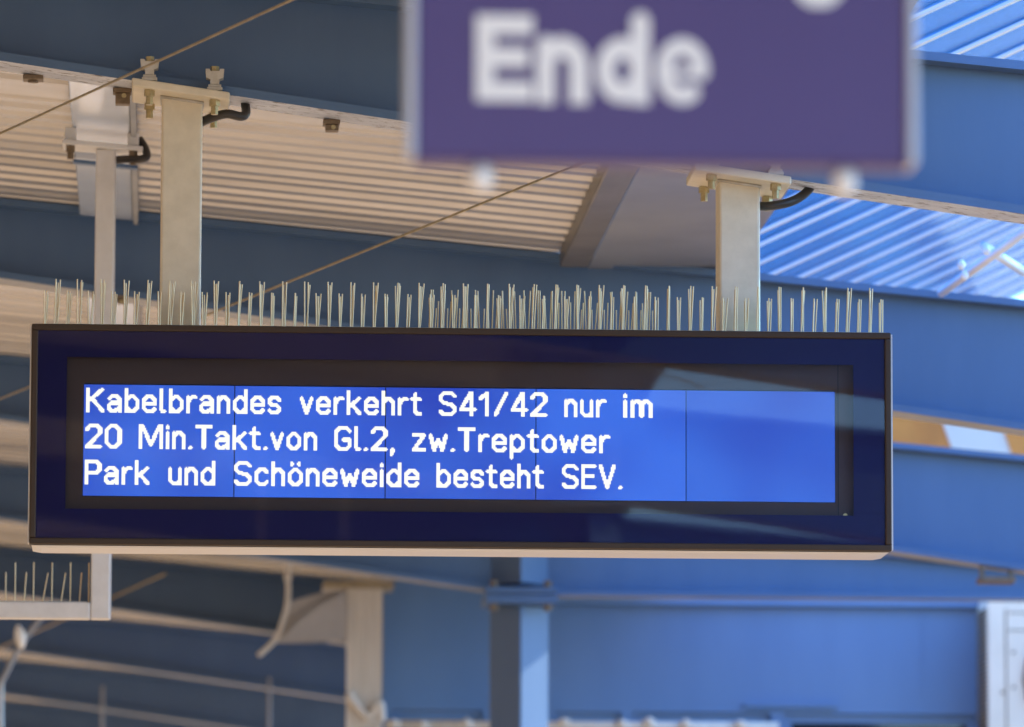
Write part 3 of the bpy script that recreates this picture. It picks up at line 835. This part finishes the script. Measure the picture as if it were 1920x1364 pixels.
# ------------------------------------------------------------------ white air conditioning unit on the building wall
ax0 = P(1852,1200,YBD-.42).x; az1 = P(1900,1096,YBD-.42).z; ax1 = ax0+.85; az0 = az1 - .9
t = thing('air_conditioner', ((ax0+ax1)/2, YBD-.2, az0), 'white air conditioning unit with ribbed side on blue building', 'air conditioner')
r = .10; pts = []
for k in range(7):
    a = math.pi/2 * k / 6; pts.append((ax0 + r - r*math.cos(a), az1 - r + r*math.sin(a)))
for k in range(7):
    a = math.pi/2 * k / 6; pts.append((ax1 - r + r*math.sin(a), az1 - r + r*math.cos(a)))
pts += [(ax1, az0), (ax0, az0)]
ya, yb = YBD-.42, YBD-.07
w = MB(); w.prism([(a, ya, b) for a, b in pts], (0, yb-ya, 0)); w.build('casing', M['ac'], t, bevel=.006)
for k in range(34):
    z = az0 + .03 + k*.0225
    w = MB(); w.box(ax0-.012, ax0-.001, ya+.02, yb-.03, z, z+.011); w.build('fin', M['fin'], t)
w = MB(); w.box(ax0+.085, ax0+.092, ya-.003, ya-.0008, az0+.02, az1-.12); w.build('seam', M['fin'], t)
for zz in (.135, .22):
    w = MB(); w.box(ax0+.1, ax1-.08, ya-.003, ya-.0008, az1-zz-.006, az1-zz); w.build('seam', M['fin'], t)
for (dx, dz) in ((.125,.03),(.125,.33),(.07,.525),(.125,.5)):
    w = MB(); w.tube([(ax0+dx, ya-.006, az1-dz),(ax0+dx, ya-.0008, az1-dz)], .008, 8); w.build('screw', M['clip'], t)
w = MB(); 
for k in range(16):
    a0 = 2*math.pi*k/16
ring = [(ax0+.48+.3*math.cos(2*math.pi*k/20), ya-.012, az0+.44+.3*math.sin(2*math.pi*k/20)) for k in range(21)]
w.tube(ring, .012, 6); w.build('fan_guard', M['fin'], t)
for dx in (.12, .65):
    w = MB(); w.box(ax0+dx, ax0+dx+.05, ya+.02, YBD-.003, az0-.05, az0-.001); w.build('wall_bracket', M['fin'], t)

# dark bracket under the second beam behind the display, right
yy = Y1+2*D-.02
p0, p1 = P(1838,1078,yy), P(1905,1092,yy)
t = thing('cable_bracket', (p0.x, yy, p1.z), 'dark brown cable bracket hanging under beam above the air conditioner', 'bracket')
w = MB(); w.box(p0.x, p1.x, yy, yy+.12, p1.z, p1.z+.022); w.build('shelf', M['clip'], t, bevel=.003)
for x in (p0.x+.003, p1.x-.022):
    w = MB(); w.box(x, x+.018, yy+.03, yy+.06, p1.z+.0225, zb(x+.01)-.002 if zb(x+.01)-.002 > p1.z+.03 else p1.z+.05); w.build('strap', M['clip'], t)

# pipe with white insulator, lower left
yi = 25.6
t = thing('branch_pipe', tuple(P(38,1195,yi)), 'thin bent grey pipe with cream insulator below the slim rear frame', 'pipe')
w = MB(); w.tube(smooth_path([P(85,1150,yi), P(60,1180,yi), P(35,1215,yi), P(12,1262,yi), P(2,1290,yi), P(2,1400,yi)], 6), .013, 8); w.build('pipe', M['gutter'], t, smooth=True)
c = P(38,1195,yi-.03); w = MB(); w.tube([c+Vector((-.012,0,.05)), c+Vector((-.005,0,.025)), c, c-Vector((-.005,0,.03)), c-Vector((-.01,0,.05))], .03, 12, rr=[.008,.022,.026,.02,.008]); w.build('insulator', M['white'], t, smooth=True)
for u, v0, y_, lab in ((192,1328,32.3,'thin hanging rod under a far beam beside the slim frame'), (505,1312,32.3,'thin hanging rod under a far beam left of the cream pillar')):
    a = P(u, v0, y_); w = MB(); w.tube([a+Vector((0,0,.12)), a, a-Vector((0,0,.9))], .010, 8)
    tag(w.build('hanging_rod', M['under2'], smooth=True), lab, 'rod', 'hanging rods')

# pale tube and beads added as bright bits along the window heads
yq = YBD - .16
t = thing('bright_bits_run', tuple(P(720,1358,yq)), 'added pale tube and beads as bright bits along windows of the blue building', 'pipe')
w = MB(); w.tube([P(722,1360,yq), P(1090,1361,yq), P(1460,1363,yq)], .022, 8); w.build('pipe', M['cream'], t, smooth=True)
for k in range(9):
    a = P(745 + k*78 + random.uniform(-32,32), 1356 + random.uniform(-2,3), yq-.03)
    w = MB(); w.tube([a-Vector((.03,0,0)), a, a+Vector((.03,0,0))], .02, 8, rr=[.012,random.uniform(.02,.034),.012]); w.build('tube_bead', M['ac'], t, smooth=True)
for u in (760, 1000, 1240, 1450):
    a = P(u,1361,yq); w = MB(); w.box(a.x-.012, a.x+.012, yq+.015, YBD-.001, a.z-.012, a.z+.012); w.build('wall_clip', M['fin'], t)
